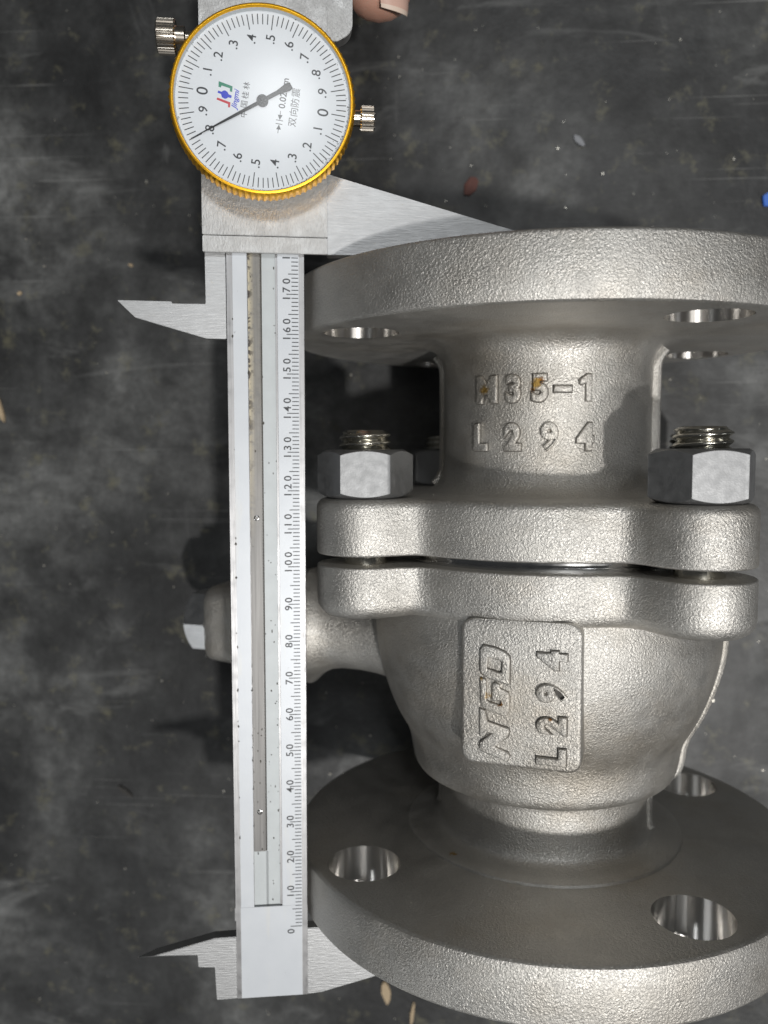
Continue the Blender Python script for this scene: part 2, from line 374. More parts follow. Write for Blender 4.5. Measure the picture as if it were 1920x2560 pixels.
# ---- end cap (upper casting): bolt flange, neck, pipe flange
cap_prof = [(22, 26), (28.8, 42)] + [(28.8 + 8*(1-math.sin(rad(a))), 38.3 - 8*math.cos(rad(a))) for a in (86, 70, 52, 35, 18, 4)] + \
           [(42, 30.25), (53, 30.2), (64.3, 30.3)] + [(65.2 + 6.9*math.sin(rad(a)), 30.4 + 6.9*(1-math.cos(rad(a)))) for a in (12, 30, 48, 66, 82)] + \
           [(72.1, 38.2), (72.16, 72.9)] + [(72.16 + 1.5*(1-math.cos(rad(a))), 72.9 + 1.45*math.sin(rad(a))) for a in (25, 50, 90)] + \
           [(78, R_FL), (86.3, R_FL)] + [(87.4 - 1.1*math.cos(rad(a)) if False else 86.3 + 1.1*math.sin(rad(a)), R_FL - 1.1*(1-math.cos(rad(a)))) for a in (30, 60, 90)] + \
           [(87.4, 46.2), (90.72, 46), (90.72, 25.5), (60, 25)]
o = flange_and_neck('cap', cap_prof, 1, (M_CAST_CAP, M_BORE))
g = G().add(*take(o, None))
lp = lobed_plate(14.2, 28.85, 0.7, 2.4); g.add(lp.V, lp.F)
cap_st = [(y, r) for y, r in cap_prof if 30.2 < y < 70.4 and r < 40]
for sd in (-1, 1):
    q = rib_geo(cap_st, 2.2, sd); g.add(q.V, q.F)
cap = g.obj('end_cap', [M_CAST_CAP, M_BORE], valve, smooth=32); set_hole_material(cap, HOLES, 10.0)
# raised letters on the neck
def wrap(geo, r, ang0, y0):
    V, F = geo; out = []
    for x, y, z in V:
        a = rad(ang0) + x/r; rr = r + z; out.append((rr*math.sin(a), y0+y, rr*math.cos(a)))
    return out, F
M_OUTLINE = mat_plain('dark_outline', (0.105, 0.098, 0.088), 0.7, 0.3, 0.4, 1500)  # dark flat outline round the root of each raised letter
def letter_outline(geo, parent): return mesh('root_outline', *geo, M_OUTLINE, parent)
def raised_line(chars, size, y0, name, parent, mat, r=30.25):
    for ch, ang in chars:
        V, F = centred(text_geo(ch, size, 0.55, 0.42, 0.020*size, res=6))
        V = [(x*0.92, y, z) for x, y, z in V]
        Vr, Fr = text_geo(ch, size, 0.14, 0.0, 0.020*size + (0.22 if ch == '9' else 0.60), res=6); cx, cy = centre_of(text_geo(ch, size, 0.55, 0.42, 0.020*size, res=6)[0])
        letter_outline(wrap(([((x-cx)*0.92, y-cy, z) for x, y, z in Vr], Fr), r, ang, y0), parent)
        mesh(name, *wrap((V, F), r, ang, y0), mat, parent, smooth=50, weld=True)
raised_line([('M', -23.2), ('3', -8.7), ('5', 4.4)], 9.1, 57.5, 'raised_letter', cap, M_CAST_CAP)
mesh('raised_letter', *wrap(poly_geo([[(-1.95, -0.45), (1.95, -0.45), (1.95, 0.45), (-1.95, 0.45)]], 0.55, 0.42), 30.25, 15.6, 57.2), M_CAST_CAP, cap, smooth=50, weld=True)
mesh('raised_letter', *wrap(poly_geo([[(0.35, -3.2), (1.25, -3.2), (1.25, 3.2), (0.45, 3.2), (-1.35, 1.9), (-1.35, 1.2), (-0.8, 1.2), (0.35, 1.9)]], 0.55, 0.42), 30.25, 26.8, 57.5), M_CAST_CAP, cap, smooth=50, weld=True)
letter_outline(wrap(poly_geo([grow([(0.35, -3.2), (1.25, -3.2), (1.25, 3.2), (0.45, 3.2), (-1.35, 1.9), (-1.35, 1.2), (-0.8, 1.2), (0.35, 1.9)], 0.62)], 0.14, 0.0), 30.25, 26.8, 57.5), cap)
letter_outline(wrap(poly_geo([[(-2.6, -1.1), (2.6, -1.1), (2.6, 1.1), (-2.6, 1.1)]], 0.14, 0.0), 30.25, 15.6, 57.2), cap)
raised_line([('L', -27.0), ('2', -8.8), ('9', 9.3), ('4', 27.0)], 9.1, 44.8, 'raised_letter', cap, M_CAST_CAP)
# ---- body (lower casting)
bd_up = [(2, 50.0), (-8, 50.7), (-15, 50.4), (-20, 49.6), (-26, 48.0), (-32, 45.9), (-36, 44.1), (-38.6, 42.6), (-41, 41.2), (-44, 40.2), (-47.5, 39.7), (-50.2, 39.2)]
bd_low = [(-51.6, 38.7), (-52.6, 38.0), (-53.2, 36.9), (-53.5, 35.4), (-53.8, 33.4), (-54.3, 32.0), (-55.2, 31.3), (-57, 31.0), (-62, 30.9), (-67, 31.0), (-69.0, 31.2), (-70.1, 31.8), (-70.7, 32.8), (-71.0, 34.4), (-71.12, 37), (-71.15, 40.2), (-71.5, 40.75), (-72.14, 40.9), (-72.16, 41.6)]
def smooth_prof(P, it=1):
    for _ in range(it):
        Q = [P[0]]
        for a, b in zip(P, P[1:]): Q += [(a[0]*.75+b[0]*.25, a[1]*.75+b[1]*.25), (a[0]*.25+b[0]*.75, a[1]*.25+b[1]*.75)]
        P = Q + [P[-1]]
    return P
bdp = [(4, 40)] + smooth_prof(bd_up) + bd_low
body_prof = bdp + [(-72.16, 72.9)] + [(-72.16 - 1.5*(1-math.cos(rad(a))), 72.9 + 1.45*math.sin(rad(a))) for a in (25, 50, 90)] + \
            [(-78, R_FL), (-86.3, R_FL)] + [(-86.3 - 1.1*math.sin(rad(a)), R_FL - 1.1*(1-math.cos(rad(a)))) for a in (30, 60, 90)] + \
            [(-87.4, 46.2), (-89.86, 46), (-89.86, 25.5), (-60, 25)]
o = flange_and_neck('body', body_prof, -1, (M_CAST_BODY, M_BORE))
g = G().add(*take(o, None))
lp = lobed_plate(-2.3, 11.4, 4.2, 0.5); g.add(lp.V, lp.F)
for sd in (-1, 1):
    q = rib_geo([(y, r) for y, r in bdp if -70.3 < y < -1 and r < 51], 1.6, sd, 1.7); g.add(q.V, q.F)
# stem boss, square mounting pad
YS = -16.2
bs = revolve_x([(-36, 18), (-44, 16.2), (-48, 14.9), (-52, 14.0), (-58, 13.4), (-64, 13.3), (-68, 13.9), (-71, 15.3), (-73.5, 17.5), (-75, 19)], 64, YS, 0); g.add(bs.V, bs.F)
def rrect(x0, x1, y0, y1, r, n=5):
    return arc(x1-r, y0+r, r, -90, 0, n) + arc(x1-r, y1-r, r, 0, 90, n) + arc(x0+r, y1-r, r, 90, 180, n) + arc(x0+r, y0+r, r, 180, 270, n)
sq = rrect(YS-17, YS+17, -17, 17, 5)
g.rings([[(x, a, b) for a, b in sq] for x in (-74.5, -81.0)])
body = g.obj('body', [M_CAST_BODY, M_BORE], valve, smooth=32); set_hole_material(body, HOLES, 10.0)
# maker's pad with its letters
pad = G().rings([[(x, y, z) for x, y in rrect(-13.3+i, 16.2-i, -36.6+i, 0.0, 3.2)] for z, i in ((38, 0), (51.3, 0), (51.8, 0.2), (52.05, 0.55), (52.15, 1.0))]).obj('name_pad', M_CAST_BODY, body, smooth=40)
NP = [(-8.3, -22.4), (-7.1, -22.7), (-6.5, -25.4), (-1.3, -26.7), (-1.0, -27.5), (-1.5, -28.9), (-2.0, -29.3), (-4.9, -31.6), (-1.3, -32.8), (-0.9, -33.7), (-1.5, -34.9), (-7.9, -33.1), (-8.5, -32.2), (-8.3, -30.7), (-4.9, -28.2), (-6.3, -28.0), (-7.4, -29.3), (-8.3, -29.2)]
GP = [(-8.2, -14.7), (-6.9, -15.0), (-6.7, -20.0), (-6.1, -20.4), (-4.5, -20.8), (-3.1, -21.2), (-2.9, -19.6), (-4.1, -20.1), (-5.3, -20.0), (-5.3, -15.9), (-4.5, -15.5), (-3.5, -16.0), (-3.5, -16.9), (-1.3, -17.7), (-1.0, -18.8), (-1.0, -22.1), (-1.6, -23.4), (-2.4, -23.7), (-5.7, -22.8), (-7.7, -21.9), (-8.1, -20.9)]
DP = [(-7.6, -6.4), (-4.6, -6.8), (-2.3, -7.7), (-1.2, -8.7), (-1.0, -9.7), (-1.1, -15.6), (-1.6, -15.8), (-3.3, -15.3), (-6.1, -14.6), (-7.8, -13.8), (-8.4, -13.1), (-8.4, -7.5)]
DH = [(-6.5, -9.1), (-3.3, -9.9), (-2.9, -10.4), (-3.0, -12.7), (-3.5, -12.9), (-6.7, -12.2)]
for outl in ([grow(NP, 0.24)], [grow(GP, 0.10)], [grow(DP, 0.24), shrink(DH, 0.24)]):
    V, F = poly_geo(outl, 0.09, 0.0); letter_outline(([(x, y, z+52.17) for x, y, z in V], F), body)
for polys in ([shrink(NP, 0.40)], [shrink(GP, 0.34)], [shrink(DP, 0.40), shrink(DH, -0.40)]):
    V, F = poly_geo(polys, 0.5, 0.40); mesh('raised_letter', [(x, y, z+52.2) for x, y, z in V], F, M_CAST_BODY, body, smooth=50, weld=True)
for ch, yy in (('L', -32.6), ('2', -24.9), ('9', -17.1), ('4', -9.0)):
    Vr, Fr = text_geo(ch, 8.9, 0.09, 0.0, 0.020*8.9 + (0.22 if ch == '9' else 0.60), res=6); cx, cy = centre_of(text_geo(ch, 8.9, 0.5, 0.42, 0.020*8.9, res=6)[0])
    letter_outline(place2(([(x-cx, y-cy, z) for x, y, z in Vr], Fr), 9.1, yy, 90, 52.17, 0.92, 1.0), body)
    V, F = place2(centred(text_geo(ch, 8.9, 0.5, 0.42, 0.020*8.9, res=6)), 9.1, yy, 90, 52.2, 0.92, 1.0); mesh('raised_letter', V, F, M_CAST_BODY, body, smooth=50, weld=True)
# ---- machined joint ring seen in the gap between the castings
revolve_y([(10.9, 40), (10.9, 47.5), (12.3, 47.5), (12.35, 46.6), (13.0, 46.6), (13.05, 47.3), (14.6, 47.3), (14.6, 40)], 128).obj('joint_ring', M_POLISH, valve, smooth=30)
# ---- studs and nuts
def stud_mesh():
    n = 40; P = 2.0; rows = [(3, 5.9), (36.0, 5.9)]
    y = 36.2; ring = [[(r*math.sin(2*math.pi*i/n), yy, r*math.cos(2*math.pi*i/n)) for i in range(n)] for yy, r in rows]
    while y <= 46.3:
        fade = min(1, (46.6-y)/1.0); rr = []
        for i in range(n):
            ph = (y/P - i/n) % 1.0; t = 1-abs(2*ph-1); r = 5.75 + 1.2*min(1, t*1.25)*fade; rr.append((r*math.sin(2*math.pi*i/n), y, r*math.cos(2*math.pi*i/n)))
        ring.append(rr); y += 0.22
    ring.append([(5.2*math.sin(2*math.pi*i/n), 46.7, 5.2*math.cos(2*math.pi*i/n)) for i in range(n)])
    return G().rings(ring)
stud0 = stud_mesh().obj('stud', M_THREAD, valve, smooth=60)
def hexnut_mesh(name, af, h, mat, bore=None):
    R = af/2/math.cos(rad(30)); hexp = [(R*math.sin(rad(60*i)), R*math.cos(rad(60*i))) for i in range(6)]
    o = G().rings([[(x, y, z) for x, z in hexp] for y in (0, h)]).obj(name, mat)
    c0 = 0.93*af/2; e = R*1.02
    cut = revolve_y([(0, c0), ((e-c0)*0.58, e), (h-(e-c0)*0.58, e), (h, c0)], 96).obj('cut', mat); boolean(o, cut, 'INTERSECT')
    bm = bmesh.new(); bm.from_mesh(o.data); bmesh.ops.bevel(bm, geom=[e_ for e_ in bm.edges if len(e_.link_faces) == 2 and e_.calc_face_angle(0) > rad(14)], offset=0.16*MM, segments=2, affect='EDGES', clamp_overlap=True); bm.to_mesh(o.data); bm.free()
    o.data.shade_smooth(); o.data.set_sharp_from_angle(angle=rad(35)); return o
nut0 = hexnut_mesh('nut', 22.0, 12.6, M_NUT); nut0.parent = valve
def put(o, x, y, z, ry=0.0): o.location = Vector((x, y, z))*MM; o.rotation_euler = (0, rad(ry), 0)
for j, (k, spin) in enumerate(((-1, 19.8-30), (1, -10.8), (3, 11), (-3, 24))):
    x, z = bolt_xz(k)
    s_ = stud0 if j == 0 else stud0.copy(); nn = nut0 if j == 0 else nut0.copy()
    for q in (s_, nn):
        if j: COL.objects.link(q); q.parent = valve
    put(s_, x, 0, z, 50*j); put(nn, x, 28.95, z, spin)
# ---- stem, gland, lever hub and its hex bolt
revolve_x([(-80, 11.5), (-86.5, 11.5), (-87, 11), (-87, 8), (-97, 8)], 48, YS, 0).obj('stem', M_POLISH, valve, smooth=40)
hub = G().rings([[(x, a, b) for a, b in rrect(YS-w, YS+w, -w, w, w*0.42)] for x, w in ((-90, 12.4), (-91, 13.4), (-94, 13.7), (-100, 13.2), (-106, 12.7), (-108.8, 12.4), (-109.8, 11.8), (-110.1, 10.8))])
hub.prism([(-92, YS-11), (-92, YS-16.5), (-103, YS-16.0), (-105.6, YS-12.0), (-100, YS-9)], -7, 3)
hub.obj('lever_hub', M_CAST_BODY, valve, smooth=40)
M_BOLT = mat_metal('bright_bolt_steel', (0.72, 0.72, 0.72), 0.34, (2600, 120, 120), 0.4, 0.0002)
hb = hexnut_mesh('hub_bolt', 19.0, 9.6, M_BOLT); hb.parent = valve
hb.location = Vector((-109.8, YS-0.4, 0))*MM; hb.rotation_euler = Matrix(((0, -1, 0), (1, 0, 0), (0, 0, 1))).to_euler()

# ================================================================== DIAL CALIPER
cal = empty('dial_caliper', (0, 0, 0), 'steel dial caliper with gold bezel and white dial, jaws closed on the flanges', 'caliper')
yv = Vector((0.0101937841, 1, 0.0295211461)).normalized(); uu = Vector((math.cos(rad(9.8)), 0, -math.sin(rad(9.8)))); uu = (uu - yv*uu.dot(yv)).normalized(); nn_ = uu.cross(yv)
mw = Matrix((uu, yv, nn_)).transposed().to_4x4(); mw.translation = Vector((-68.94931, -89.0, 33.67422 + R_FL))*MM
cal.matrix_world = mw
TOP = 264.0
# beam with its long slot
cs = [(-18.2, -3.6), (1.55, -3.6), (1.55, -0.15), (1.4, 0), (-5.3, 0), (-5.3, -1.1), (-12.9, -1.1), (-12.9, 0), (-18.0, 0), (-18.2, -0.2)]
g = G().rings([[(a, s, h) for a, h in cs] for s in (6.0, TOP)])
cs2 = [(-17.85, -3.6), (1.5, -3.6), (1.5, 0), (-17.85, 0)]
g.rings([[(a, s, h) for a, h in cs2] for s in (-20.3, 6.0)])
g.box(-18.2, -17.8, 2.3, 6.0, -3.6, -0.1)
beam = g.obj('beam', M_STEEL, cal, smooth=30)
# satin scale plates
g = G().box(-16.5, -12.95, 6.1, TOP-0.5, -0.3, 0.06).box(-5.28, 0.08, 6.1, TOP-0.5, -0.3, 0.06).box(-16.6, 0.08, -20.25, 6.05, -0.3, 0.06)
g.obj('scale_plate', M_PLATE, beam)
G().box(-9.62, -5.85, 5.95, TOP-0.5, -1.2, -0.85).box(-12.85, -9.0, 5.95, 21.6, -1.2, -0.85).obj('slot_floor', M_GROOVE, beam)
G().box(-5.84, -5.32, 6.3, TOP-0.5, -1.2, -0.45).obj('slot_wall', M_STEEL, beam)
# toothed rack
P = [(-12.75, 21.8)]; s = 21.8
while s < TOP-1: P += [(-9.80, s), (-9.38, s+0.2)]; s += 0.4
P += [(-9.80, s), (-12.75, s)]
G().prism(P, -1.15, -0.30).obj('rack', M_RACK, beam)
for s in (112.9, 33.0): revolve_h([(-0.5, 0.72), (-0.26, 0.72), (-0.2, 0.6), (-0.2, 0.45), (-0.33, 0.4), (-0.33, 0.0001)], -11.15, s, 20).obj('rack_pin', M_POLISH, beam, smooth=30)
G().box(-9.66, -9.28, 21.8, TOP-1, -0.9, -0.82).obj('rack_gap_shade', M_DIRT_SHADE, beam)  # dark strip painting in the shade between the rack teeth
# graduations and numerals
g = G()
for s in range(0, 181):
    u0 = -3.05 if s % 10 == 0 else (-2.6 if s % 5 == 0 else -1.75)
    if s == 0: u0 = -3.1
    g.prism([(u0, s-0.115), (-0.04, s-0.115), (-0.04, s+0.115), (u0, s+0.115)], 0.05, 0.085)
g.obj('graduations', M_INK, beam)
g = G(); DIG = {c: centred(text_geo(c, 2.7, 0.0, 0.0, 0.035)) for c in '0123456789'}
for t in range(0, 190, 10):
    for j, c in enumerate(str(t)):
        ss = t + (-1.45 if t == 0 else -1.0 + 2.12*j)
        g.add(*place2(DIG[c], -3.02, ss, 90, 0.088, 1.05, 1.0))
g.obj('numerals', M_INK, beam)
# ground-in dirt on the plates
random.seed(3); g = G()
for i in range(95):
    lane = random.choice(((-12.7, -12.95), (-16.4, -16.7), (-9.4, -5.9), (-9.4, -5.9), (-6.4, -5.9), (-12.6, -10.2)))
    u0 = random.uniform(*lane); s = random.uniform(7, 178) if random.random() < 0.6 else random.uniform(20, 70)
    r = random.uniform(0.08, 0.26) if lane[0] > -13 else random.uniform(0.1, 0.3); st = random.uniform(0.5, 2.2); n = 7; a0 = random.uniform(0, 3)
    hh = -0.84 if -9.5 < u0 < -5.8 else (-0.29 if -12.65 < u0 < -10 else 0.07)
    if hh > 0 and (u0 > -4.9): r *= 0.7
    ring = [(u0 + r*random.uniform(.6, 1.2)*math.cos(a0+2*math.pi*q/n), s + st*r*random.uniform(.6, 1.2)*math.sin(a0+2*math.pi*q/n)) for q in range(n)]
    g.prism(ring, hh-0.02, hh+random.uniform(0.02, 0.06))
o = g.obj('dirt_specks', M_DIRT_SHADE, beam); o['kind'] = 'stuff'
# fixed jaws
fj = G().prism([(1.45, -0.9), (60.5, -0.9), (60.5, -6.2), (20.2, -16.3), (5.3, -20.0), (1.45, -20.28)], -3.55, -0.06)
fj.prism([(-17.9, -2.3), (-17.9, -20.3), (-23.4, -20.4), (-23.8, -10.85), (-28.2, -10.5), (-28.4, -6.95), (-40.2, -6.5), (-23.8, -2.4)], -3.55, -0.06)
fj.add([(-28.4, -6.9, -0.06), (-40.2, -6.4, -0.06), (-28.4, -8.7, -3.5), (-45.2, -8.8, -3.5), (-28.4, -5, -3.5), (-39, -6.1, -3.5)], [[0, 1, 3, 2], [2, 3, 5, 4], [0, 4, 5, 1], [1, 5, 3], [0, 2, 4]])
fj.obj('fixed_jaw', M_JAW, cal, bevel=0.12)
# moving inside jaw (behind the beam)
G().prism([(-17.0, 158.7), (-23.3, 158.75), (-40.8, 163.7), (-45.06, 167.85), (-31.8, 167.78), (-31.6, 167.27), (-23.3, 167.3), (-23.35, 183), (-17, 183)], -3.9, -0.75).obj('inside_jaw', M_JAW, cal, bevel=0.12)
# slider
SLT = 254.0
g = G().prism([(-23.6, 183.85), (7.3, 183.85), (7.3, SLT), (-23.6, SLT)], 0.12, 2.0)
g.prism([(-23.6, 179.8), (7.3, 179.8), (7.3, 183.75), (-23.6, 183.75)], 0.12, 1.55)
g.prism([(-23.6, 184.5), (-18.4, 184.5), (-18.4, SLT), (-23.6, SLT)], -6, 0.3).prism([(1.75, 184.5), (7.3, 184.5), (7.3, SLT), (1.75, SLT)], -6, 0.3).prism([(-23.6, 184.5), (7.3, 184.5), (7.3, SLT), (-23.6, SLT)], -6.2, -3.7)
slider = g.obj('slider', M_SLIDER, cal, bevel=0.15)
G().prism([(7.34, 179.8), (60.5, 179.8), (60.5, 185.7), (8.6, 199.1), (7.34, 199.6)], -3.5, 1.2).obj('moving_jaw', M_JAW, cal, bevel=0.12)
G().prism([(7.34, 231.0), (10.0, 231.0)] + arc(9.6, 235.4, 4.0, -70, 0, 7) + [(13.6, SLT-2), (7.34, SLT-2)], -3.0, 1.4).obj('thumb_rest', M_SLIDER, cal, bevel=0.15)
# dial
CU, CS = -8.05, 212.55
dial = empty('dial'); dial.parent = cal
revolve_h([(1.9, 19.6), (7.2, 19.6)], CU, CS, 72).obj('dial_case', M_STEEL, dial, smooth=30)
NS = 92; NB_ = NS*6
def scallop(r, i, h): return r - (0.32*abs(math.sin(math.pi*i*NS/NB_))**1.3 if r > 21.3 else 0)
revolve_h([(6.7, 19.8), (6.7, 21.2), (7.1, 21.75), (11.5, 21.75), (12.15, 21.35), (12.5, 21.25), (12.62, 21.0), (12.62, 20.75), (12.2, 20.5), (11.8, 20.45)], CU, CS, NB_, scallop, cap=False).obj('bezel', M_GOLD, dial, smooth=40)
revolve_h([(12.0, 20.6), (11.9, 20.44), (10.7, 20.2), (10.7, 20.6)], CU, CS, 128, cap=False).obj('rim_ring', M_RIMGREY, dial, smooth=30)
face = revolve_h([(10.3, 20.5), (10.8, 20.5)], CU, CS, 128).obj('dial_face', M_FACE, dial, smooth=30)
revolve_h([(11.95, 20.5), (12.15, 20.4), (12.32, 14), (12.4, 7), (12.42, 0.01)], CU, CS, 128, cap=False).obj('crystal', M_CRYSTAL, dial, smooth=60)
ROT = -7.6; PH = 10.83
def dpt(a, r): return CU + r*math.cos(rad(a)), CS + r*math.sin(rad(a))
g = G()
for i in range(100):
    a = 180 + ROT - 3.6*i; r0 = 16.2 if i % 5 == 0 else 17.25; w = 0.105
    (x0, y0), (x1, y1) = dpt(a, r0), dpt(a, 19.55); nx, ny = -math.sin(rad(a))*w, math.cos(rad(a))*w
    g.prism([(x0-nx, y0-ny), (x1-nx, y1-ny), (x1+nx, y1+ny), (x0+nx, y0+ny)], PH-0.02, PH)
g.obj('dial_graduations', M_INK, face)
g = G()
for k in range(20):
    t = '0' if k % 10 == 0 else '.%d' % (k % 10); x, y = dpt(180 + ROT - 18*k, 14.15)
    g.add(*place2(centred(text_geo(t, 3.7 if t == '0' else 3.0, offset=0.025, res=6)), x, y, 90+ROT, PH))
g.obj('dial_numerals', M_INK, face)
def dprint(name, polys, mat):
    g = G()
    for P in polys: g.prism([(CU+x, CS+y) for x, y in P], PH-0.02, PH)
    return g.obj(name, mat, face)
GREEN = [(-10.17, 4.18), (-7.0, 3.15), (-7.13, 1.86), (-7.67, 2.03), (-7.59, 2.67), (-9.52, 3.23), (-9.72, 2.77), (-10.26, 2.93)]
REDP = [(-10.57, 0.51), (-7.55, -0.46), (-7.65, -1.6), (-8.12, -1.58), (-8.1, -0.86), (-10.74, 0.05)]
BLUE = [(-10.36, 2.06), (-9.5, 1.84), (-9.2, 2.1), (-8.76, 2.17), (-8.22, 1.89), (-7.92, 1.34), (-7.22, 1.07), (-7.35, 0.5), (-8.08, 0.65), (-8.4, 0.38), (-8.79, 0.28), (-9.48, 0.59), (-9.71, 1.34), (-10.48, 1.57)]
dprint('emblem_green', [GREEN], M_GREEN); dprint('emblem_red', [REDP], M_RED); dprint('emblem_blue', [BLUE], M_BLUE)
g = G().add(*place2(centred(text_geo('Jingmi', 1.75, 0, 0, 0.035, 0.35)), CU-6.25, CS+0.25, 90+ROT-3, PH)); g.obj('maker_script', M_BLUE, face)
g = G()
for c, (x, y) in (('中', (-4.54, -2.95)), ('国', (-4.36, -0.74)), ('桂', (-4.1, 1.31)), ('林', (-3.76, 3.45))): g.add(*place2(centred(text_geo(c, 1.75)), CU+x, CS+y, 90+ROT, PH))
for c, (x, y) in (('双', (6.85, -4.33)), ('向', (7.17, -2.03)), ('防', (7.46, 0.10)), ('震', (7.75, 2.35))): g.add(*place2(centred(text_geo(c, 2.15)), CU+x, CS+y, 90+ROT, PH))
g.add(*place2(centred(text_geo('0.02mm', 2.15, offset=0.03)), CU+4.85, CS+2.1, 90+ROT-1, PH))
def seg(a, b, w): d = Vector((b[0]-a[0], b[1]-a[1])).normalized(); nx, ny = -d.y*w, d.x*w; return [(a[0]-nx, a[1]-ny), (b[0]-nx, b[1]-ny), (b[0]+nx, b[1]+ny), (a[0]+nx, a[1]+ny)]
for P in (seg((3.4, -6.96), (3.6, -5.6), .07), [(3.69, -4.98), (3.04, -6.06), (4.12, -6.14)], seg((2.91, -4.75), (4.47, -4.95), .08), seg((2.99, -3.93), (4.65, -4.16), .08), [(3.87, -3.98), (3.44, -2.77), (4.56, -2.85)], seg((3.98, -2.9), (4.09, -1.89), .07)):
    g.prism([(CU+x, CS+y) for x, y in P], PH-0.02, PH)
g.obj('dial_lettering', M_INK, face)
# pointer
na = 208.8; dx, dy = math.cos(rad(na)), math.sin(rad(na)); NX, NY = -dy, dx
def npt(t, w): return (CU - 0.1 + dx*t + NX*w, CS + 0.1 + dy*t + NY*w)
ptr = G().prism([npt(1.0, 0.45), npt(8, 0.30), npt(19.0, 0.05), npt(19.0, -0.05), npt(8, -0.30), npt(1.0, -0.45), npt(-4.2, -0.5), npt(-6.8, -0.95), npt(-7.7, -0.75), npt(-7.7, 0.75), npt(-6.8, 0.95), npt(-4.2, 0.5)], 11.15, 11.32).obj('pointer', M_NEEDLE, dial, bevel=0.04)
revolve_h([(10.85, 1.35), (11.5, 1.35), (11.62, 1.2), (11.62, 0.62), (11.9, 0.5), (11.9, 0.01)], CU-0.1, CS+0.1, 36).obj('pointer_hub', M_NEEDLE, dial, smooth=35)
# grime under the crystal along the lower right rim
random.seed(11); g = G()
for i in range(420):
    a = random.gauss(-38, 26) if random.random() < 0.75 else random.uniform(-140, 200); r = 20.35 - abs(random.gauss(0, 0.30 if abs(a+30) > 14 else 0.6)); q = random.uniform(0.03, 0.11); x, y = dpt(a, r)
    g.prism([(x + q*random.uniform(.6, 1.3)*math.cos(t), y + q*random.uniform(.6, 1.3)*math.sin(t)) for t in (0, 1.2, 2.5, 3.8, 5.0)], 10.79, 10.79+random.uniform(.03, .1))
o = g.obj('rim_grime', M_DIRT_SHADE, face); o['kind'] = 'stuff'
# knurled screws
def knob(name, u0, u1, r, neck0, neck1, rn, s, h, n_kn, par):
    n = n_kn*4; d = 1 if u1 > u0 else -1
    def rf(rr, i, x): return rr - (0.0 if rr < r*0.97 else 0.28*(1 if i % 4 in (0, 1) else 0))
    a = [(u0, r*0.9), (u0+d*0.35, r), (u1-d*0.35, r), (u1, r*0.86)]
    g = revolve_x(a, n, s, h, rf); q = revolve_x([(neck0, rn), (neck1, rn)], 32, s, h); g.add(q.V, q.F)
    pin = revolve_x([(neck1 - d*0.2, rn*0.55), (neck1 - d*9, rn*0.55)], 20, s, h); g.add(pin.V, pin.F)
    return g.obj(name, M_KNOB, par, smooth=25)
knob('lock_screw', -28.4, -32.9, 3.95, -28.5, -26.4, 2.5, 228.2, 5.5, 30, cal)
knob('bezel_screw', 15.2, 18.8, 2.95, 15.3, 13.4, 1.9, 211.7, 5.0, 22, cal)

# ================================================================== HAND (only a fingertip reaches the picture)
def skin_hand():
    # joints in mm, world x, y, z above the floor; fingers point to -y
    zf = 74.35
    J = {}; E = []; Rr = {}
    def add(n, p, r, frm=None):
        J[n] = p; Rr[n] = r
        if frm: E.append((frm, n))
    add('palm', (-72, 262, zf+4), (30, 15)); add('wrist', (-74, 318, zf+2), (27, 19), 'palm'); add('arm', (-78, 400, zf+4), (31, 26), 'wrist')
    add('k1', (-49, 226, zf+6), (11.5, 11.5), 'palm')
    add('i1', (-46, 200, zf+9), (9.2, 9.2), 'k1'); add('i2', (-48.2, 178, zf+10), (10.8, 10.0), 'i1'); add('i3', (-49.0, 160.0, zf+10.5), (10.6, 9.8), 'i2')
    add('k2', (-66, 222, zf-4), (11.5, 11.5), 'palm'); add('m1', (-66, 205, zf-16), (9.6, 9.6), 'k2'); add('m2', (-68, 214, zf-30), (8.6, 8.6), 'm1')
    add('k3', (-84, 224, zf-4), (11, 11), 'palm'); add('r1', (-85, 207, zf-15), (9.2, 9.2), 'k3'); add('r2', (-86, 216, zf-28), (8.2, 8.2), 'r1')
    add('k4', (-100, 232, zf-2), (10, 10), 'palm'); add('p1', (-103, 217, zf-10), (8.4, 8.4), 'k4'); add('p2', (-104, 224, zf-21), (7.4, 7.4), 'p1')
    add('t0', (-44, 268, zf+14), (14, 14), 'palm'); add('t1', (-46, 236, zf+34), (10.5, 10.5), 't0'); add('t2', (-56, 214, zf+52), (9.6, 9.0), 't1')
    names = list(J); me = bpy.data.meshes.new('hand'); me.from_pydata([Vector(J[n])*MM for n in names], [(names.index(a), names.index(b)) for a, b in E], [])
    o = bpy.data.objects.new('hand', me); COL.objects.link(o)
    sk = o.modifiers.new('skin', 'SKIN'); sk.use_smooth_shade = True
    for i, n in enumerate(names): v = me.skin_vertices[0].data[i]; v.radius = (Rr[n][0]*MM, Rr[n][1]*MM); v.use_root = (n == 'palm')
    sb = o.modifiers.new('sub', 'SUBSURF'); sb.levels = 2; sb.render_levels = 2
    dg = bpy.context.evaluated_depsgraph_get(); new = bpy.data.meshes.new_from_object(o.evaluated_get(dg)); o.modifiers.clear(); o.data = new
    finish(new, M_SKIN, 180); return o
hand = skin_hand(); hand['label'] = 'fingertip of a hand holding the caliper slider'; hand['category'] = 'hand'
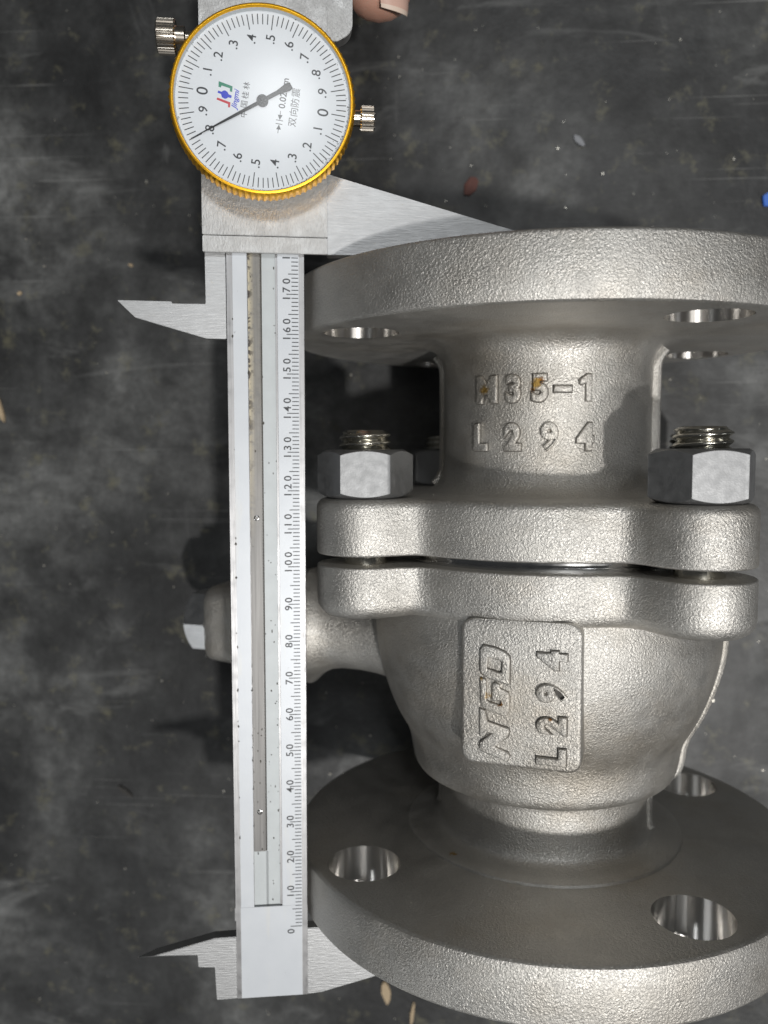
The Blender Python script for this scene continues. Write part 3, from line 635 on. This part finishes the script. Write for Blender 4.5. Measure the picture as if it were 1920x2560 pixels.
# nail on the outer side of the fingertip
def nail():
    V = []; F = []; nu, nv = 9, 8; c = Vector((-47.2, 163.5, R_FL+10.5)); ax = Vector((0.10, -1, 0.02)).normalized()
    up = Vector((0.72, 0.05, 0.70)); up = (up - ax*up.dot(ax)).normalized(); sd = ax.cross(up)
    for j in range(nv+1):
        t = j/nv; y = 9.5*(t-0.85)+2.2
        for i in range(nu+1):
            a = rad(-50 + 100*i/nu); rr = 7.05 - 1.25*max(0, t-0.55)**1.5*2
            V.append(tuple(c + ax*(y - 1.8*(abs(a)/0.87)**2*max(0, t-0.3)) + up*(rr*math.cos(a)) + sd*(rr*math.sin(a))))
    for j in range(nv):
        for i in range(nu): F.append([j*(nu+1)+i, j*(nu+1)+i+1, (j+1)*(nu+1)+i+1, (j+1)*(nu+1)+i])
    o = mesh('finger_nail', V, F, [M_NAIL, M_NAILTIP], hand, smooth=180)
    for p in o.data.polygons:
        if p.index >= nu*(nv-1) : p.material_index = 1
    return o
nail()

# ================================================================== small litter on the floor
def chip(name, label, cat, x, y, L, Wd, T, ang, mat, n=7):
    P = [(L/2*random.uniform(.7, 1.1)*math.cos(2*math.pi*i/n), Wd/2*random.uniform(.7, 1.1)*math.sin(2*math.pi*i/n)) for i in range(n)]
    o = G().prism(P, 0, T).obj(name, mat, None, bevel=T*0.2)
    for v in o.data.vertices: v.co.z += 0.15*MM*math.sin(v.co.x*900)
    o.location = (x*MM, y*MM, 0.0002); o.rotation_euler = (0, 0, rad(ang)); o['label'] = label; o['category'] = cat; return o
random.seed(21)
M_WOOD = mat_plain('splinter_wood', (0.40, 0.31, 0.20), 0.7, 0, 0.25, 900)
chip('paint_chip', 'small dull red paint chip in the shadow behind the upper flange', 'chip', -19.8, 141, 9, 5.5, 0.7, 62, mat_plain('shaded_red', (0.09, 0.032, 0.024), 0.7, 0, 0.2))  # red darkened to carry the shade behind the flange
chip('plastic_flake', 'white crumpled flake on the floor beyond the upper flange', 'flake', 19.9, 156.4, 6, 3, 1.0, -40, mat_plain('flake_white', (0.24, 0.25, 0.27), 0.6, 0, 0.2))
chip('plastic_chip', 'bright blue plastic chip beside the upper flange', 'chip', 90.2, 133, 8, 7, 1.2, 5, mat_plain('chip_blue', (0.02, 0.13, 0.55), 0.4), 5)
chip('wood_splinter', 'thick pale wood splinter lying out beyond the inside jaws', 'splinter', -209, 61, 17, 3.2, 1.6, -68, M_WOOD, 8)
chip('wood_splinter', 'wider of two tan wood splinters lying beside the lower flange', 'splinter', -53.4, -180, 11, 4.2, 1.2, 97, M_WOOD, 8)
chip('wood_splinter', 'thin tan wood splinter beside the lower flange', 'splinter', -42.5, -189, 12, 1.6, 1.0, 84, M_WOOD, 8)
chip('metal_chip', 'curled dark chip lying alone on the pale floor', 'chip', -160.7, -98.2, 8, 2.4, 1.0, -35, mat_plain('chip_dark', (0.03, 0.028, 0.025), 0.5), 8)
chip('crumb', 'small tan crumb on the dark floor by the moving inside jaw', 'crumb', -152.6, 114, 2.4, 1.4, 0.8, -30, M_WOOD)
chip('crumb', 'pale crumb far out from the caliper beam', 'crumb', -198, 103.8, 2.4, 1.8, 0.8, 30, M_WOOD)
# loose bright grit
g = G(); random.seed(5)
for i in range(380):
    x, y = random.uniform(-225, 120), random.uniform(-215, 225); r = random.uniform(0.10, 0.30) if i > 90 else random.uniform(0.2, 0.6)
    g.add(*(lambda q: (q.V, q.F))(G().prism([(x + r*random.uniform(.5, 1.2)*math.cos(t), y + r*random.uniform(.5, 1.2)*math.sin(t)) for t in (0, 1.3, 2.6, 3.9, 5.1)], 0.05, 0.05+r)))
o = g.obj('floor_grit', mat_plain('grit', (0.45, 0.43, 0.38), 0.35, 0.6, 0.4, 200)); o['kind'] = 'stuff'; o['label'] = 'fine pale grit scattered over the floor'; o['category'] = 'grit'
